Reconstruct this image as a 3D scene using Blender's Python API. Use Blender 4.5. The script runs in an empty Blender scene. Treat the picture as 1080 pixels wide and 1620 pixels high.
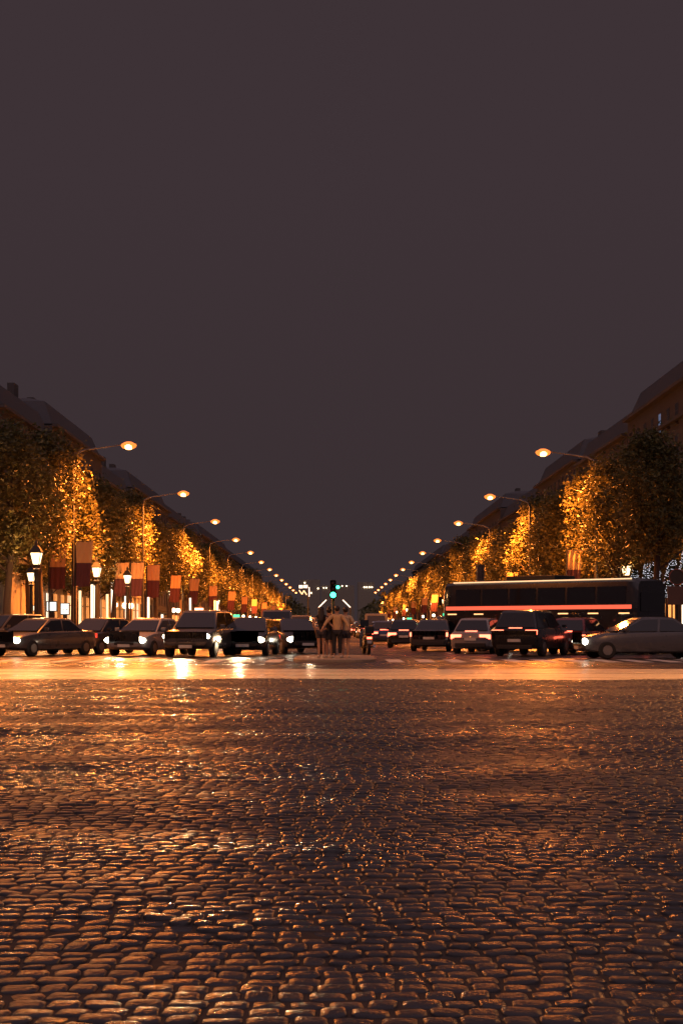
import bpy, bmesh, math, random
from mathutils import Vector, Matrix
R = random.Random(7)
rad = math.radians
S = bpy.context.scene
COL = S.collection

# ------------------------------------------------------------------ camera, world, fill light, exposure
EYE = 1.13                      # tripod height
FPX, VX, VY = 2250.0, 529.0, 991.0
cam = bpy.data.cameras.new('camera')
cam.sensor_fit = 'VERTICAL'; cam.sensor_height = 36.0; cam.lens = 50.0
cam.shift_x = 11 / 1620; cam.shift_y = 181 / 1620
cam.clip_start = 0.1; cam.clip_end = 6000
camo = bpy.data.objects.new('camera', cam); COL.objects.link(camo)
camo.location = (0, 0, EYE); camo.rotation_euler = (rad(90), 0, 0)
S.camera = camo

W = bpy.data.worlds.new('World'); S.world = W; W.use_nodes = True
nt = W.node_tree; nt.nodes.clear()
out = nt.nodes.new('ShaderNodeOutputWorld'); bg = nt.nodes.new('ShaderNodeBackground')
tc = nt.nodes.new('ShaderNodeTexCoord'); sep = nt.nodes.new('ShaderNodeSeparateXYZ')
nt.links.new(tc.outputs['Generated'], sep.inputs[0])
def ramp(sock, lo, hi):
    m_ = nt.nodes.new('ShaderNodeMapRange'); m_.inputs['From Min'].default_value = lo; m_.inputs['From Max'].default_value = hi
    nt.links.new(sep.outputs[sock], m_.inputs['Value']); return m_
back = ramp('Y', 0.1, -0.9); top = ramp('Z', 0.47, 0.9)     # unseen brighter sky added behind and overhead as plum fill
mr = nt.nodes.new('ShaderNodeMath'); mr.operation = 'MAXIMUM'
half = nt.nodes.new('ShaderNodeMath'); half.operation = 'MULTIPLY'; half.inputs[1].default_value = 0.3
nt.links.new(back.outputs[0], half.inputs[0]); nt.links.new(half.outputs[0], mr.inputs[0]); half2 = nt.nodes.new('ShaderNodeMath'); half2.operation = 'MULTIPLY'; half2.inputs[1].default_value = 0.85
nt.links.new(top.outputs[0], half2.inputs[0]); nt.links.new(half2.outputs[0], mr.inputs[1])
mx = nt.nodes.new('ShaderNodeMix'); mx.data_type = 'RGBA'
mx.inputs[6].default_value = (0.0465, 0.0318, 0.0368, 1)
mx.inputs[7].default_value = (0.30, 0.20, 0.235, 1)
nt.links.new(mr.outputs[0], mx.inputs[0])
low = ramp('Z', 0.0, 0.30); mz = nt.nodes.new('ShaderNodeMix'); mz.data_type = 'RGBA'; mz.inputs[6].default_value = (.040, .0275, .0305, 1); mz.inputs[7].default_value = (0.0465, 0.0318, 0.0368, 1)
nt.links.new(low.outputs[0], mz.inputs[0]); nt.links.new(mz.outputs[2], mx.inputs[6])
nt.links.new(mx.outputs[2], bg.inputs['Color']); bg.inputs['Strength'].default_value = 1.0
nt.links.new(bg.outputs[0], out.inputs[0])

sun = bpy.data.lights.new('sky_fill', 'SUN'); sun.energy = 0.15; sun.angle = rad(60); sun.color = (1.0, 0.72, 0.82)
suno = bpy.data.objects.new('sky_fill', sun); COL.objects.link(suno)
suno.rotation_euler = (rad(48), 0, rad(6))        # soft plum fill added from behind the camera

S.view_settings.view_transform = 'Standard'; S.view_settings.look = 'None'
S.view_settings.exposure = 0.0; S.view_settings.gamma = 1.0
S.render.engine = 'CYCLES'
S.cycles.use_denoising = True
S.cycles.max_bounces = 6; S.cycles.diffuse_bounces = 2; S.cycles.glossy_bounces = 3
S.cycles.transmission_bounces = 4; S.cycles.transparent_max_bounces = 6
S.cycles.sample_clamp_indirect = 4.0
S.cycles.caustics_reflective = False; S.cycles.caustics_refractive = False

SODIUM = (1.0, 0.25, 0.035)

def at(px, py, D):              # a point at distance D seen at a photo pixel
    return Vector(((px - VX) * D / FPX, D, EYE + (VY - py) * D / FPX))

# ------------------------------------------------------------------ materials
MATS = {}
def mat(name, color, rough=0.6, metal=0.0, emit=None, power=0.0, vary=0.25, scale=6.0, sample=None, coat=0.0, spec=0.5, trans=0.0):
    m = bpy.data.materials.new(name); m.use_nodes = True
    n = m.node_tree; b = n.nodes['Principled BSDF']
    b.inputs['Roughness'].default_value = rough; b.inputs['Metallic'].default_value = metal
    b.inputs['Specular IOR Level'].default_value = spec
    b.inputs['Coat Weight'].default_value = coat
    if emit:
        b.inputs['Base Color'].default_value = (*color, 1)
        b.inputs['Emission Color'].default_value = (*emit, 1); b.inputs['Emission Strength'].default_value = power
    elif vary > 0:
        t = n.nodes.new('ShaderNodeTexCoord'); nz = n.nodes.new('ShaderNodeTexNoise')
        nz.inputs['Scale'].default_value = scale; nz.inputs['Detail'].default_value = 4
        n.links.new(t.outputs['Object'], nz.inputs['Vector'])
        mxn = n.nodes.new('ShaderNodeMix'); mxn.data_type = 'RGBA'
        mxn.inputs[6].default_value = (*[c * (1 - vary) for c in color], 1)
        mxn.inputs[7].default_value = (*[min(1, c * (1 + vary)) for c in color], 1)
        n.links.new(nz.outputs['Fac'], mxn.inputs[0]); n.links.new(mxn.outputs[2], b.inputs['Base Color'])
        mrr = n.nodes.new('ShaderNodeMapRange')
        mrr.inputs['To Min'].default_value = max(0.03, rough - 0.08); mrr.inputs['To Max'].default_value = min(1, rough + 0.08)
        n.links.new(nz.outputs['Fac'], mrr.inputs['Value']); n.links.new(mrr.outputs[0], b.inputs['Roughness'])
    else:
        b.inputs['Base Color'].default_value = (*color, 1)
    if sample: m.cycles.emission_sampling = sample
    MATS[name] = m
    return m

iron = mat('iron', (0.02, 0.02, 0.022), 0.45, 0.3)
steel = mat('steel', (0.22, 0.21, 0.2), 0.4, 0.7)
chrome = mat('chrome', (0.6, 0.6, 0.6), 0.15, 1.0)
rubber = mat('rubber', (0.015, 0.015, 0.015), 0.8)
glassd = mat('dark_glass', (0.012, 0.012, 0.014), 0.06, vary=0, coat=0.4)
trim = mat('black_plastic', (0.015, 0.015, 0.016), 0.5)
plate = mat('number_plate', (0.6, 0.6, 0.55), 0.5)
bark = mat('bark', (0.07, 0.05, 0.04), 0.9, scale=9)
stone = mat('limestone', (0.115, 0.10, 0.09), 0.8, scale=1.5)
cream = mat('cream_stone', (0.42, 0.36, 0.26), 0.75, scale=1.2)
zinc = mat('zinc_roof', (0.085, 0.08, 0.085), 0.55, 0.0, scale=1.0)
whitep = mat('road_paint', (0.62, 0.60, 0.55), 0.55, vary=0.35, scale=3)
granite = mat('granite', (0.20, 0.18, 0.16), 0.7, scale=10)
greenp = mat('green_paint', (0.012, 0.03, 0.022), 0.4)
sodium_glow = mat('sodium_lamp', (0.8, 0.6, 0.4), 0.4, emit=(1.0, 0.50, 0.14), power=9, sample='NONE')
sodium_rim = mat('sodium_diffuser', (0.8, 0.4, 0.2), 0.4, emit=(1.0, 0.22, 0.03), power=1.6, sample='NONE')
lantern_glow = mat('lantern_glass', (0.8, 0.7, 0.5), 0.4, emit=(1.0, 0.80, 0.47), power=2.6)
globe_glow = mat('globe_glass', (0.8, 0.7, 0.6), 0.4, emit=(1.0, 0.82, 0.58), power=5, sample='NONE')
head_near = mat('headlamp', (0.9, 0.9, 0.9), 0.2, emit=(1.0, 0.86, 0.62), power=14)
head_far = mat('headlamp_dim', (0.9, 0.9, 0.9), 0.2, emit=(1.0, 0.88, 0.68), power=14, sample='NONE')
tail_on = mat('tail_lamp', (0.4, 0.02, 0.02), 0.3, emit=(1.0, 0.13, 0.065), power=7, sample='NONE')
tail_dim = mat('tail_lamp_dim', (0.4, 0.02, 0.02), 0.3, emit=(1.0, 0.06, 0.03), power=1.2, sample='NONE')
taxi_green = mat('taxi_sign', (0.05, 0.5, 0.3), 0.4, emit=(0.02, 0.75, 0.38), power=1.6, sample='NONE')
sig_green = mat('green_lens', (0.05, 0.6, 0.3), 0.4, emit=(0.04, 1.0, 0.48), power=9)
lens_off = mat('dark_lens', (0.05, 0.02, 0.01), 0.2)
panel_white = mat('lit_panel', (0.8, 0.8, 0.8), 0.4, emit=(0.88, 1.0, 0.93), power=1.3)
panel_warm = mat('warm_panel', (0.8, 0.7, 0.5), 0.4, emit=(1.0, 0.66, 0.34), power=1.6, sample='NONE')
shop_warm = mat('shop_window', (0.5, 0.4, 0.3), 0.3, emit=(1.0, 0.34, 0.08), power=1.5, sample='NONE')
shop_bright = mat('bright_shop_window', (0.6, 0.5, 0.4), 0.3, emit=(1.0, 0.80, 0.58), power=2.2, sample='NONE')
led_white = mat('fairy_light', (0.8, 0.8, 0.8), 0.4, emit=(0.86, 0.88, 1.0), power=1.6, sample='NONE')
red_trail = mat('red_trail_strip', (.5, .05, .03), .4, emit=(1.0, 0.14, 0.07), power=1.1, sample='NONE')
amber = mat('amber_lamp', (0.8, 0.4, 0.1), 0.4, emit=(1.0, 0.5, 0.2), power=2.0, sample='NONE')
cream_trail = mat('roof_trail_glow', (0.8, 0.6, 0.4), 0.4, emit=(1.0, 0.62, 0.32), power=1.3, sample='NONE')
blue_win = mat('blue_lit_window', (0.3, 0.4, 0.6), 0.3, emit=(0.25, 0.42, 0.75), power=0.35, sample='NONE')
skin = mat('skin', (0.42, 0.25, 0.17), 0.55, scale=8)
hairm = mat('dark_hair', (0.02, 0.014, 0.012), 0.5, scale=30)
blackcloth = mat('black_cloth', (0.02, 0.02, 0.025), 0.85, scale=12)
palecloth = mat('pale_cotton', (0.62, 0.42, 0.22), 0.85, scale=10, vary=0.15)
creamcloth = mat('cream_cotton', (0.50, 0.40, 0.28), 0.85, scale=10, vary=0.15)
greycloth = mat('charcoal_cloth', (0.05, 0.045, 0.055), 0.85, scale=12)
shoe = mat('pale_shoe', (0.5, 0.46, 0.42), 0.6)
PAINT = {k: mat(k + '_paint', c, 0.28, 0.0, coat=0.6, vary=0.08, scale=2) for k, c in dict(
    black=(0.012, 0.012, 0.014), grey=(0.06, 0.06, 0.065), silver=(0.25, 0.25, 0.26), white=(0.60, 0.59, 0.56),
    blue=(0.02, 0.035, 0.13), red=(0.18, 0.015, 0.012), brown=(0.06, 0.035, 0.025)).items()}

def leaf_material(name, a, b_):
    m = bpy.data.materials.new(name); m.use_nodes = True; n = m.node_tree; n.nodes.clear()
    o = n.nodes.new('ShaderNodeOutputMaterial'); d = n.nodes.new('ShaderNodeBsdfPrincipled'); t = n.nodes.new('ShaderNodeBsdfTranslucent')
    ad = n.nodes.new('ShaderNodeMixShader'); ad.inputs[0].default_value = 0.15
    g = n.nodes.new('ShaderNodeNewGeometry'); cr = n.nodes.new('ShaderNodeMix'); cr.data_type = 'RGBA'
    cr.inputs[6].default_value = (*a, 1); cr.inputs[7].default_value = (*b_, 1)
    n.links.new(g.outputs['Random Per Island'], cr.inputs[0])
    d.inputs['Roughness'].default_value = 0.5; d.inputs['Specular IOR Level'].default_value = 0.35
    n.links.new(cr.outputs[2], d.inputs['Base Color']); n.links.new(cr.outputs[2], t.inputs['Color'])
    n.links.new(d.outputs[0], ad.inputs[1]); n.links.new(t.outputs[0], ad.inputs[2]); n.links.new(ad.outputs[0], o.inputs[0])
    return m
leafm = leaf_material('chestnut_leaves', (0.06, 0.058, 0.016), (0.20, 0.175, 0.058))
hedgem = leaf_material('shrub_leaves', (0.02, 0.03, 0.012), (0.05, 0.06, 0.02))

def sett_material(name, dark, light, spec):
    m = bpy.data.materials.new(name); m.use_nodes = True; n = m.node_tree; b = n.nodes['Principled BSDF']
    N = n.nodes.new; L = n.links.new
    t = N('ShaderNodeTexCoord')
    def noise(scale, detail=3, sc=(1, 1, 1)):
        mp = N('ShaderNodeMapping'); mp.inputs['Scale'].default_value = sc; L(t.outputs['Object'], mp.inputs['Vector'])
        z = N('ShaderNodeTexNoise'); z.inputs['Scale'].default_value = scale; z.inputs['Detail'].default_value = detail
        L(mp.outputs[0], z.inputs['Vector']); return z
    warp = noise(0.35, 3)
    add = N('ShaderNodeVectorMath'); add.operation = 'MULTIPLY_ADD'
    L(warp.outputs['Color'], add.inputs[0]); add.inputs[1].default_value = (0.5, 0.7, 0)
    warp2 = noise(3.5, 2); add2 = N('ShaderNodeVectorMath'); add2.operation = 'MULTIPLY_ADD'
    L(warp2.outputs['Color'], add2.inputs[0]); add2.inputs[1].default_value = (0.11, 0.09, 0); L(t.outputs['Object'], add2.inputs[2]); L(add2.outputs[0], add.inputs[2])
    br = N('ShaderNodeTexBrick'); br.inputs['Scale'].default_value = 1.0; br.inputs['Brick Width'].default_value = 0.12; br.inputs['Row Height'].default_value = 0.09
    br.inputs['Mortar Size'].default_value = 0.026; br.inputs['Mortar Smooth'].default_value = 1.0
    br.inputs['Color1'].default_value = (0, 0, 0, 1); br.inputs['Color2'].default_value = (1, 1, 1, 1); br.inputs['Mortar'].default_value = (0.5, 0.5, 0.5, 1)
    L(add.outputs[0], br.inputs['Vector'])
    v = N('ShaderNodeTexWhiteNoise'); v.noise_dimensions = '1D'; L(br.outputs['Color'], v.inputs['W'])
    dome = N('ShaderNodeMath'); dome.operation = 'SUBTRACT'; dome.inputs[0].default_value = 1.0; L(br.outputs['Fac'], dome.inputs[1])
    sepc = N('ShaderNodeSeparateColor'); L(v.outputs['Color'], sepc.inputs[0])
    h1 = N('ShaderNodeMath'); h1.operation = 'MULTIPLY'; L(dome.outputs[0], h1.inputs[0]); h1.inputs[1].default_value = 1.0
    fine = noise(22, 4)
    h2 = N('ShaderNodeMath'); h2.operation = 'MULTIPLY_ADD'; L(fine.outputs['Fac'], h2.inputs[0]); h2.inputs[1].default_value = 1.1; L(h1.outputs[0], h2.inputs[2])
    mid = noise(1.6, 2); big = noise(0.28, 3, (0.6, 1.5, 1))
    bp = N('ShaderNodeBump'); bp.inputs['Strength'].default_value = 1.0; bp.inputs['Distance'].default_value = 0.009; L(h2.outputs[0], bp.inputs['Height'])
    bm_ = N('ShaderNodeBump'); bm_.inputs['Strength'].default_value = 1.0; bm_.inputs['Distance'].default_value = 0.035; L(mid.outputs['Fac'], bm_.inputs['Height'])
    bb = N('ShaderNodeBump'); bb.inputs['Strength'].default_value = 1.0; bb.inputs['Distance'].default_value = 0.10; L(big.outputs['Fac'], bb.inputs['Height'])
    L(bb.outputs[0], bm_.inputs['Normal']); L(bm_.outputs[0], bp.inputs['Normal'])
    til = N('ShaderNodeVectorMath'); til.operation = 'MULTIPLY_ADD'      # every stone sits at its own slight tilt
    L(v.outputs['Color'], til.inputs[0]); til.inputs[1].default_value = (0.13, 0.13, 0.0); til.inputs[2].default_value = (-0.065, -0.065, 0.0)
    sm = N('ShaderNodeVectorMath'); sm.operation = 'ADD'; L(til.outputs[0], sm.inputs[0]); L(bp.outputs[0], sm.inputs[1])
    nn = N('ShaderNodeVectorMath'); nn.operation = 'NORMALIZE'; L(sm.outputs[0], nn.inputs[0]); L(nn.outputs[0], b.inputs['Normal'])
    rp = noise(0.45, 4, (0.5, 1.6, 1))
    rr = N('ShaderNodeMapRange'); rr.inputs['From Min'].default_value = 0.35; rr.inputs['From Max'].default_value = 0.65
    rr.inputs['To Min'].default_value = 0.20; rr.inputs['To Max'].default_value = 0.40; L(rp.outputs['Fac'], rr.inputs['Value'])
    L(rr.outputs[0], b.inputs['Roughness'])
    cm = N('ShaderNodeMix'); cm.data_type = 'RGBA'; cm.inputs[6].default_value = (*dark, 1); cm.inputs[7].default_value = (*light, 1)
    L(sepc.outputs[1], cm.inputs[0]); L(cm.outputs[2], b.inputs['Base Color'])
    b.inputs['Specular IOR Level'].default_value = spec
    return m
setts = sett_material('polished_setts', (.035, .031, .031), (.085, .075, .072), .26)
pale_trail_setts = sett_material('pale_trail_setts', (.30, .28, .24), (.68, .64, .56), .25)  # pale stone colour stands in for a streak of vehicle light

def paving_material():
    m = mat('paving_slabs', (0.13, 0.12, 0.11), 0.65, scale=1.3); n = m.node_tree; b = n.nodes['Principled BSDF']
    t = n.nodes.new('ShaderNodeTexCoord'); br = n.nodes.new('ShaderNodeTexBrick'); br.inputs['Scale'].default_value = 1.2
    n.links.new(t.outputs['Object'], br.inputs['Vector'])
    bp = n.nodes.new('ShaderNodeBump'); bp.inputs['Distance'].default_value = 0.01; bp.invert = True
    n.links.new(br.outputs['Fac'], bp.inputs['Height']); n.links.new(bp.outputs[0], b.inputs['Normal'])
    return m
paving = paving_material()

def flag_material():
    m = bpy.data.materials.new('two_tone_cloth'); m.use_nodes = True; n = m.node_tree; b = n.nodes['Principled BSDF']
    t = n.nodes.new('ShaderNodeTexCoord'); s = n.nodes.new('ShaderNodeSeparateXYZ'); n.links.new(t.outputs['Generated'], s.inputs[0])
    r = n.nodes.new('ShaderNodeValToRGB'); r.color_ramp.interpolation = 'CONSTANT'
    r.color_ramp.elements[0].color = (0.10, 0.03, 0.04, 1); r.color_ramp.elements[1].position = 0.52; r.color_ramp.elements[1].color = (0.64, 0.36, 0.16, 1)
    n.links.new(s.outputs['Z'], r.inputs[0]); n.links.new(r.outputs[0], b.inputs['Base Color']); b.inputs['Roughness'].default_value = 0.9
    return m
flagm = flag_material()

# ------------------------------------------------------------------ mesh helpers
class MB:
    def __init__(s): s.v = []; s.f = []
    def add(s, vs, fs):
        o = len(s.v); s.v += [tuple(p) for p in vs]; s.f += [tuple(i + o for i in f) for f in fs]; return s
    def box(s, c, d, rot=None, taper=1.0):
        vs = []
        for z in (-.5, .5):
            k = taper if z > 0 else 1.0
            for x, y in ((-.5, -.5), (.5, -.5), (.5, .5), (-.5, .5)):
                p = Vector((x * d[0] * k, y * d[1] * k, z * d[2]))
                if rot is not None: p = rot @ p
                vs.append(p + Vector(c))
        return s.add(vs, [(3, 2, 1, 0), (4, 5, 6, 7), (0, 1, 5, 4), (1, 2, 6, 5), (2, 3, 7, 6), (3, 0, 4, 7)])
    def loft(s, rings, cap=True):
        n = len(rings[0]); vs = [p for r in rings for p in r]; fs = []
        for i in range(len(rings) - 1):
            for k in range(n):
                a = i * n + k; b = i * n + (k + 1) % n
                fs.append((a, b, b + n, a + n))
        if cap: fs += [tuple(range(n))[::-1], tuple(range((len(rings) - 1) * n, len(rings) * n))]
        return s.add(vs, fs)
    def tube(s, pts, radii, seg=8, cap=True):
        pts = [Vector(p) for p in pts]
        if not isinstance(radii, (list, tuple)): radii = [radii] * len(pts)
        rings = []; up = None
        for i, p in enumerate(pts):
            d = (pts[min(i + 1, len(pts) - 1)] - pts[max(i - 1, 0)]).normalized()
            if up is None: up = Vector((1, 0, 0)) if abs(d.x) < 0.9 else Vector((0, 1, 0))
            u = (up - d * up.dot(d)).normalized(); w = d.cross(u); up = u
            rings.append([p + (u * math.cos(2 * math.pi * k / seg) + w * math.sin(2 * math.pi * k / seg)) * radii[i] for k in range(seg)])
        return s.loft(rings, cap)
    def lathe(s, prof, c=(0, 0, 0), seg=14):
        rings = [[Vector((c[0] + r * math.cos(2 * math.pi * k / seg), c[1] + r * math.sin(2 * math.pi * k / seg), c[2] + z)) for k in range(seg)] for r, z in prof]
        return s.loft(rings)
    def ball(s, c, r, seg=10, rings=6, sc=(1, 1, 1)):
        vs = []; fs = []
        rr = []
        for i in range(rings + 1):
            a = math.pi * (i / rings) ; q = max(0.02, math.sin(a))
            rr.append([Vector((c[0] + r * sc[0] * q * math.cos(2 * math.pi * k / seg), c[1] + r * sc[1] * q * math.sin(2 * math.pi * k / seg), c[2] - r * sc[2] * math.cos(a))) for k in range(seg)])
        return s.loft(rr)
    def build(s, name, m, parent=None, smooth=False, bevel=0.0, fix=True):
        me = bpy.data.meshes.new(name); me.from_pydata(s.v, [], s.f)
        if fix or bevel:
            bm = bmesh.new(); bm.from_mesh(me)
            if fix: bmesh.ops.recalc_face_normals(bm, faces=bm.faces)
            if bevel: bmesh.ops.bevel(bm, geom=[e for e in bm.edges if e.calc_face_angle(0) > 0.6], offset=bevel, segments=2, affect='EDGES', profile=0.6)
            bm.to_mesh(me); bm.free()
        if smooth: me.polygons.foreach_set('use_smooth', [True] * len(me.polygons))
        me.materials.append(m)
        o = bpy.data.objects.new(name, me); COL.objects.link(o)
        if parent: o.parent = parent
        return o
def autosmooth(o, ang=40):
    me = o.data; bm = bmesh.new(); bm.from_mesh(me)
    for f in bm.faces: f.smooth = True
    for e in bm.edges: e.smooth = e.calc_face_angle(0) < rad(ang)
    bm.to_mesh(me); bm.free(); return o

def thing(name, label, cat, loc=(0, 0, 0), rz=0.0, group=None):
    o = bpy.data.objects.new(name, None); COL.objects.link(o); o.empty_display_size = 0.2
    o.location = loc; o.rotation_euler = (0, 0, rz); o['label'] = label; o['category'] = cat
    if group: o['group'] = group
    return o
def tag(o, label, cat, group=None):
    o['label'] = label; o['category'] = cat
    if group: o['group'] = group
    return o
def struct(o): o['kind'] = 'structure'; return o
KIDS = {}
def remember(root):
    allo = list(COL.objects)
    KIDS[root.name] = [(c, [g for g in allo if g.parent is c]) for c in allo if c.parent is root]
def dup(root, loc, rz, label, group=None, keep=None, swap=None, scale=None):
    r = root.copy(); COL.objects.link(r); r.location = loc; r.rotation_euler = (0, 0, rz); r['label'] = label
    if group: r['group'] = group
    if scale: r.scale = scale
    for c, gs in KIDS[root.name]:
        base = c.name.split('.')[0]
        if keep and base not in keep: continue
        k = c.copy(); COL.objects.link(k); k.parent = r
        if swap and base in swap:
            k.material_slots[0].link = 'OBJECT'; k.material_slots[0].material = swap[base]
        for g in gs:
            if g.type == 'LIGHT' and keep: continue
            d = g.copy(); COL.objects.link(d); d.parent = k
    return r
ORD = 'nearest second third fourth fifth sixth seventh eighth ninth tenth eleventh twelfth thirteenth fourteenth fifteenth sixteenth seventeenth eighteenth nineteenth twentieth'.split()
def nth(i):
    if i < 20: return ORD[i]
    t = 'twenty thirty forty fifty'.split()[(i + 1) // 10 - 2]; u = (i + 1) % 10
    return t + '-' + ' first second third fourth fifth sixth seventh eighth ninth'.split(' ')[u + 0] if u else {'twenty': 'twentieth', 'thirty': 'thirtieth', 'forty': 'fortieth'}[t]

# ------------------------------------------------------------------ ground, roads, kerbs, markings
def sheet(name, m, x0, x1, y0, y1, z, parent=None):
    return MB().add([(x0, y0, z), (x1, y0, z), (x1, y1, z), (x0, y1, z)], [(0, 1, 2, 3)]).build(name, m, parent, fix=False)
ground_m = mat('dark_earth', (0.05, 0.045, 0.042), 0.9, scale=0.3)
struct(sheet('ground', ground_m, -3000, 3000, -300, 5000, -0.03))
struct(sheet('road', setts, -160, 160, -60, 1100, 0.0))
cob_m = mat('worn_cobble', (.062, .055, .056), .30, scale=9, vary=.4, spec=.36)
n_ = cob_m.node_tree; b_ = n_.nodes['Principled BSDF']
t_ = n_.nodes.new('ShaderNodeTexCoord'); z_ = n_.nodes.new('ShaderNodeTexNoise'); z_.inputs['Scale'].default_value = 38; z_.inputs['Detail'].default_value = 5
n_.links.new(t_.outputs['Object'], z_.inputs['Vector'])
bp_ = n_.nodes.new('ShaderNodeBump'); bp_.inputs['Distance'].default_value = 0.006; n_.links.new(z_.outputs['Fac'], bp_.inputs['Height']); n_.links.new(bp_.outputs[0], b_.inputs['Normal'])
# polished and dull patches, drawn out across the road, plus a little difference from stone to stone
m_ = n_.nodes.new('ShaderNodeMapping'); m_.inputs['Scale'].default_value = (.22, .8, 1); n_.links.new(t_.outputs['Object'], m_.inputs['Vector'])
p_ = n_.nodes.new('ShaderNodeTexNoise'); p_.inputs['Scale'].default_value = 1.0; p_.inputs['Detail'].default_value = 5; n_.links.new(m_.outputs[0], p_.inputs['Vector'])
g_ = n_.nodes.new('ShaderNodeNewGeometry'); a_ = n_.nodes.new('ShaderNodeMath'); a_.operation = 'MULTIPLY_ADD'; a_.inputs[1].default_value = .16
n_.links.new(g_.outputs['Random Per Island'], a_.inputs[0]); n_.links.new(p_.outputs['Fac'], a_.inputs[2])
r_ = n_.nodes.new('ShaderNodeMapRange'); r_.inputs['From Min'].default_value = .42; r_.inputs['From Max'].default_value = .72; r_.inputs['To Min'].default_value = .11; r_.inputs['To Max'].default_value = .46
n_.links.new(a_.outputs[0], r_.inputs['Value']); n_.links.new(r_.outputs[0], b_.inputs['Roughness'])
joint_m = mat('joint_sand', (.05, .043, .042), .8, scale=20, vary=.5, spec=.2)
from mathutils import noise as mnoise
def cobbles():
    r = random.Random(11); vs = []; fs = []; y = 2.6
    prof = ((1.0, -.03), (.985, .0165), (.90, .0215), (.55, .0238))
    while y < 29.4:
        rh = r.uniform(.080, .100); hw = 1.6 + y * .262; x = -hw - r.uniform(0, .1)
        while x < hw:
            w = r.uniform(.075, .13); cx, cy = x + w / 2, y + rh / 2; x += w + r.uniform(.003, .009)
            cy += .05 * math.sin(cx * .8) + .02 * math.sin(cx * 2.3 + y)
            z0 = .016 + .034 * mnoise.noise((cx * .30, cy * .75, 3.1)) + .010 * mnoise.noise((cx * 1.5, cy * 1.7, 9.0)) + r.gauss(0, .0022)
            tx, ty = r.gauss(0, .04), r.gauss(0, .05); o = len(vs); rot = r.gauss(0, .05)
            a, b = w / 2, rh / 2 - .001
            jit = [(r.uniform(.90, 1.03), r.uniform(.90, 1.03)) for _ in range(8)]
            for sc, z in prof:
                for k, (ux, uy) in enumerate(((-1, -.62), (-.72, -1), (.72, -1), (1, -.62), (1, .62), (.72, 1), (-.72, 1), (-1, .62))):
                    px, py = ux * a * sc * jit[k][0], uy * b * sc * jit[k][1]
                    vs.append((cx + px - py * rot, cy + py + px * rot, z0 + z + px * tx + py * ty))
            vs.append((cx, cy, z0 + .0245))
            for j in range(3):
                for k in range(8): fs.append((o + j * 8 + k, o + j * 8 + (k + 1) % 8, o + j * 8 + 8 + (k + 1) % 8, o + j * 8 + 8 + k))
            for k in range(8): fs.append((o + 24 + k, o + 24 + (k + 1) % 8, o + 32))
        y += rh + .006
    # sand and dirt packed in the joints, just under the stone tops
    o = len(vs); nx, ny = 120, 150
    for j in range(ny + 1):
        for i in range(nx + 1):
            yy = 2.4 + 27.1 * (j / ny) ** 1.6; hw = 1.7 + yy * .262; xx = -hw + 2 * hw * i / nx
            vs.append((xx, yy, .0325 + .034 * mnoise.noise((xx * .30, yy * .75, 3.1)) + .010 * mnoise.noise((xx * 1.5, yy * 1.7, 9.0))))
    nstone = len(fs)
    fs += [(o + j * (nx + 1) + i, o + j * (nx + 1) + i + 1, o + (j + 1) * (nx + 1) + i + 1, o + (j + 1) * (nx + 1) + i) for j in range(ny) for i in range(nx)]
    me = bpy.data.meshes.new('cobbled_road'); me.from_pydata(vs, [], fs); me.polygons.foreach_set('use_smooth', [True] * len(me.polygons))
    me.materials.append(cob_m); me.materials.append(joint_m); me.polygons.foreach_set('material_index', [0] * nstone + [1] * (len(fs) - nstone)); o = bpy.data.objects.new('cobbled_road', me); COL.objects.link(o); struct(o)
cobbles()
KX, PY0 = 15.0, 66.0
def pavement(sgn):
    mb = MB(); n = 10; r = 9.0
    outline = [(150 * sgn, PY0)]
    cx = (KX + r) * sgn; cy = PY0 + r
    for k in range(n + 1):
        a = rad(270) if True else 0
        t = k / n * math.pi / 2
        outline.append((cx - sgn * r * math.sin(t), cy - r * math.cos(t)))
    outline += [(KX * sgn, 1100), (150 * sgn, 1100)]
    if sgn > 0: pass
    k = len(outline)
    vs = [(x, y, -0.02) for x, y in outline] + [(x, y, 0.14) for x, y in outline]
    fs = [tuple(range(k, 2 * k))] + [(i, (i + 1) % k, k + (i + 1) % k, k + i) for i in range(k)]
    struct(mb.add(vs, fs).build('pavement', paving))
    kb = MB()
    pts = outline[1:-1]
    for i in range(len(pts) - 1):
        p = Vector((*pts[i], 0.065)); q = Vector((*pts[i + 1], 0.065)); d = (q - p)
        rot = Matrix.Rotation(math.atan2(d.y, d.x), 3, 'Z')
        kb.box((p + q) / 2, (d.length, 0.3, 0.162), rot)
    struct(kb.build('kerb', granite))
pavement(-1); pavement(1)
# an added pale band standing in for a light trail, the zebra crossing and the lane dashes
struct(sheet('light_trail_band', pale_trail_setts, -70, 70, 29.6, 37.6, 0.005))
zb = MB()
for i in range(-15, 16):
    if abs(i) < 2: continue
    x = i * 0.98
    zb.add([(x - .25, 44.6, .004), (x + .25, 44.6, .004), (x + .25, 48.6, .004), (x - .25, 48.6, .004)], [(0, 1, 2, 3)])
struct(zb.build('crosswalk', whitep, fix=False))
ln = MB()
for sx in (-1, 1):
    for x in (4.8, 8.0, 11.2):
        y = 58
        while y < 420:
            ln.add([(sx * x - .07, y, .004), (sx * x + .07, y, .004), (sx * x + .07, y + 3, .004), (sx * x - .07, y + 3, .004)], [(0, 1, 2, 3)]); y += 8
struct(ln.build('lane_markings', whitep, fix=False))
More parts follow.
